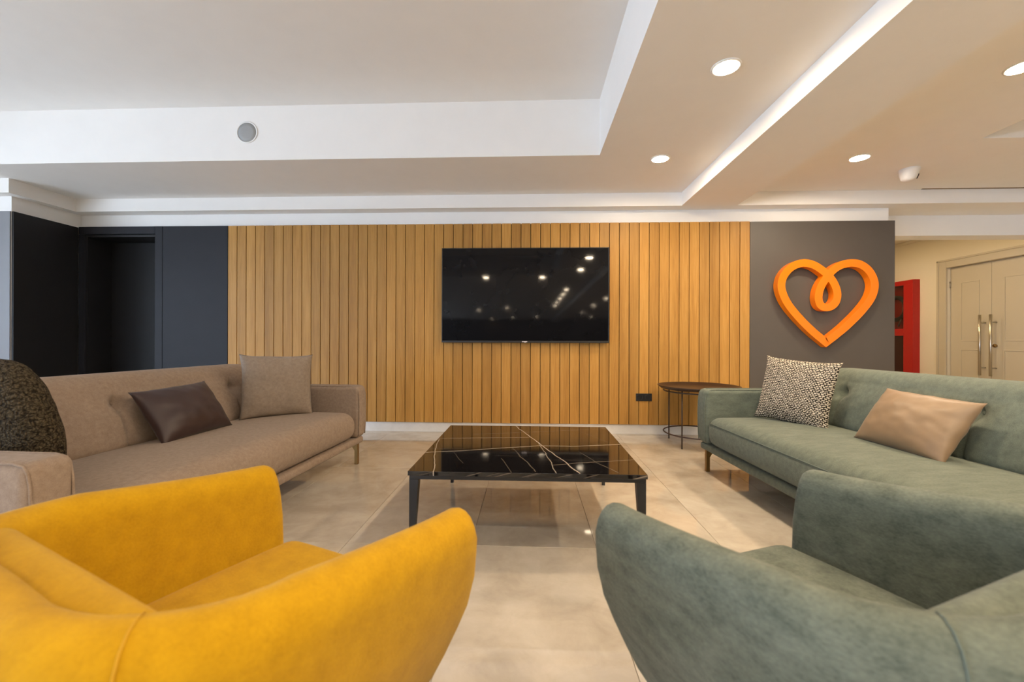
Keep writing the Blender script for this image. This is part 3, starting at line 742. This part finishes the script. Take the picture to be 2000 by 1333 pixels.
# ------------------------------------------------------------------ coffee table
def black_marble(veins):
    m, nt, p = new_mat('black_veined_marble'); v = coords(nt)
    n = noise_n(nt, v, 5, 5, 0.6); ad = nd(nt, 'ShaderNodeVectorMath', operation='MULTIPLY_ADD'); ad.inputs[1].default_value = (0.035, 0.035, 0)
    sb = nd(nt, 'ShaderNodeVectorMath', operation='SUBTRACT'); sb.inputs[1].default_value = (0.5, 0.5, 0.5)
    nt.links.new(n.outputs['Color'], sb.inputs[0]); nt.links.new(sb.outputs[0], ad.inputs[0]); nt.links.new(v, ad.inputs[2])
    flat = nd(nt, 'ShaderNodeVectorMath', operation='MULTIPLY'); flat.inputs[1].default_value = (1, 1, 0); nt.links.new(ad.outputs[0], flat.inputs[0])
    P = flat.outputs[0]; acc = None
    for (x0, y0, x1, y1, wd, inten) in veins:
        ba = Vector((x1 - x0, y1 - y0, 0)); L2 = ba.length_squared
        pa = nd(nt, 'ShaderNodeVectorMath', operation='SUBTRACT'); nt.links.new(P, pa.inputs[0]); pa.inputs[1].default_value = (x0, y0, 0)
        dt = nd(nt, 'ShaderNodeVectorMath', operation='DOT_PRODUCT'); nt.links.new(pa.outputs[0], dt.inputs[0]); dt.inputs[1].default_value = ba / L2
        cl = nd(nt, 'ShaderNodeClamp'); nt.links.new(dt.outputs['Value'], cl.inputs['Value'])
        sc = nd(nt, 'ShaderNodeVectorMath', operation='SCALE'); sc.inputs[0].default_value = ba; nt.links.new(cl.outputs[0], sc.inputs['Scale'])
        ds = nd(nt, 'ShaderNodeVectorMath', operation='DISTANCE'); nt.links.new(pa.outputs[0], ds.inputs[0]); nt.links.new(sc.outputs[0], ds.inputs[1])
        mr = nd(nt, 'ShaderNodeMapRange'); mr.inputs['From Min'].default_value = wd * 0.25; mr.inputs['From Max'].default_value = wd * 0.9
        mr.inputs['To Min'].default_value = inten; mr.inputs['To Max'].default_value = 0; nt.links.new(ds.outputs['Value'], mr.inputs['Value'])
        if acc is None: acc = mr.outputs[0]
        else:
            mxn = nd(nt, 'ShaderNodeMath', operation='MAXIMUM'); nt.links.new(acc, mxn.inputs[0]); nt.links.new(mr.outputs[0], mxn.inputs[1]); acc = mxn.outputs[0]
    # faint grain running through the slab
    g = noise_n(nt, coords(nt, 'Object', (0.7, 9, 9)), 3, 3, 0.6, 0.3); gr = ramp(nt, [(0.60, (0, 0, 0)), (0.75, (0.07, 0.07, 0.07))]); nt.links.new(g.outputs['Fac'], gr.inputs['Fac'])
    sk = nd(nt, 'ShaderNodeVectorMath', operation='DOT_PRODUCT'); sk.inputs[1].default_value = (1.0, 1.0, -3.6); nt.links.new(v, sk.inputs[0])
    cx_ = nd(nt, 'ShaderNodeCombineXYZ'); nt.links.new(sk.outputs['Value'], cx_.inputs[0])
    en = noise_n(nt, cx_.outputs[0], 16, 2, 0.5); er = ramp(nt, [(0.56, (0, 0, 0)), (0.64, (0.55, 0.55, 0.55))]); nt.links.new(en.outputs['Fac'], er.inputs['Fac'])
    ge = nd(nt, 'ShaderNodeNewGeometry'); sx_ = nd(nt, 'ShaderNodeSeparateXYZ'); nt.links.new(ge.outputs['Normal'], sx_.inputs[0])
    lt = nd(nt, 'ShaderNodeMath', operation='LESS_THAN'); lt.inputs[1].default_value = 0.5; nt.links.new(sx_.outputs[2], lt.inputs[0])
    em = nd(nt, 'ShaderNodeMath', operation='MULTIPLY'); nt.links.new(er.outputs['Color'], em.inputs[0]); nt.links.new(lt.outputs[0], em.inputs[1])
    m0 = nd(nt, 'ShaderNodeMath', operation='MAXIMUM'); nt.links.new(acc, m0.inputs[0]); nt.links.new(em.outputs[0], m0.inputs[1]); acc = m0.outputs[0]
    mx = nd(nt, 'ShaderNodeMath', operation='MAXIMUM'); nt.links.new(acc, mx.inputs[0]); nt.links.new(gr.outputs['Color'], mx.inputs[1])
    r = ramp(nt, [(0, (0.006, 0.005, 0.005)), (0.5, (0.16, 0.13, 0.10)), (1, (0.50, 0.42, 0.33))]); nt.links.new(mx.outputs[0], r.inputs['Fac'])
    nt.links.new(r.outputs['Color'], p.inputs['Base Color']); p.inputs['Roughness'].default_value = 0.05; p.inputs['Specular IOR Level'].default_value = 0.75
    return m
TC = Vector((-0.012, 2.434, 0)); TXH, TYH, TZ = 0.545, 0.528, 0.40
def tp(x, y):
    q = at_z(780 + x / 3.9216, 810 + y / 3.9216, TZ); return q.x - TC.x, q.y - TC.y
vl = []
for pts, wd, it in (([(890, 88), (1060, 215), (1220, 330), (1382, 452)], 0.0055, 0.9), ([(1060, 215), (1115, 290), (1160, 370), (1205, 452)], 0.004, 0.7),
                    ([(178, 294), (450, 280), (700, 262), (1060, 241), (1350, 245), (1692, 228)], 0.006, 1.0), ([(300, 184), (650, 180), (1005, 175)], 0.0055, 0.75),
                    ([(560, 152), (1000, 135), (1590, 108)], 0.005, 0.55), ([(297, 190), (262, 310), (274, 390), (252, 440)], 0.004, 0.85),
                    ([(870, 258), (960, 345), (1045, 440)], 0.004, 0.4), ([(1175, 386), (1500, 365), (1805, 346)], 0.005, 0.55),
                    ([(1370, 285), (1520, 370), (1680, 450)], 0.004, 0.4), ([(420, 290), (490, 375)], 0.003, 0.3), ([(780, 335), (850, 445)], 0.003, 0.35), ([(1380, 130), (1690, 250)], 0.003, 0.25), ([(180, 262), (500, 262)], 0.004, 0.4)):
    P = [tp(*q) for q in pts]
    for a, b_ in zip(P, P[1:]): vl.append((a[0], a[1], b_[0], b_[1], wd, it))
MAT['nero'] = black_marble(vl)
tb = empty('coffee_table', TC); tag(tb, 'low square coffee table with black veined marble top and dark legs', 'coffee table')
bm = bmesh.new(); bx(bm, -TXH, TXH, -TYH, TYH, TZ - 0.020, TZ, 0.0015, 2); obj('marble_top', bm, 'nero', tb)
bm = bmesh.new(); fi = 0.006
for (x0, x1, y0, y1) in ((-TXH + fi, TXH - fi, -TYH + fi, -TYH + fi + 0.025), (-TXH + fi, TXH - fi, TYH - fi - 0.025, TYH - fi), (-TXH + fi, -TXH + fi + 0.025, -TYH + fi + 0.025, TYH - fi - 0.025), (TXH - fi - 0.025, TXH - fi, -TYH + fi + 0.025, TYH - fi - 0.025)):
    bx(bm, x0, x1, y0, y1, TZ - 0.038, TZ - 0.0205, 0.001, 1)
obj('frame', bm, 'black_metal', tb)
for sx in (-1, 1):
    for sy in (-1, 1):
        b = bmesh.new(); xo, yo = sx * (TXH - fi), sy * (TYH - fi); vs = []
        for z, wx in ((TZ - 0.0385, 0.042), (0.0, 0.020)):
            vs += [b.verts.new((xo, yo, z)), b.verts.new((xo - sx * wx, yo, z)), b.verts.new((xo - sx * wx, yo - sy * wx, z)), b.verts.new((xo, yo - sy * wx, z))]
        b.faces.new(vs[:4]); b.faces.new(vs[4:][::-1])
        for k in range(4): b.faces.new((vs[k], vs[(k + 1) % 4], vs[4 + (k + 1) % 4], vs[4 + k]))
        obj('leg', b, 'black_metal', tb)

# ------------------------------------------------------------------ round side table
st = empty('side_table', (1.645, 4.165, 0)); tag(st, 'round dark brown metal tray table behind the green sofa', 'side table')
ZS = 0.565
b = bmesh.new(); lathe(b, [(0.0, ZS - 0.016), (0.340, ZS - 0.016), (0.368, ZS + 0.008), (0.376, ZS + 0.008), (0.372, ZS + 0.002), (0.345, ZS - 0.022), (0.0, ZS - 0.022)], 56); obj('tray_top', b, 'brown_metal', st, True)
RR = 0.318
for z, nm in ((ZS - 0.045, 'upper_ring'), (0.115, 'lower_ring')):
    b = bmesh.new(); tube(b, [(RR * math.cos(2 * PI * k / 48), RR * math.sin(2 * PI * k / 48), z) for k in range(48)], 0.0065, 8, True); obj(nm, b, 'brown_metal', st, True)
for k in range(4):
    a = PI / 4 + k * PI / 2 - 0.05; x, y = 0.306 * math.cos(a), 0.306 * math.sin(a)
    b = bmesh.new(); tube(b, [(x, y, 0.0), (x, y, ZS - 0.023)], 0.0065, 8); obj('leg', b, 'brown_metal', st, True)
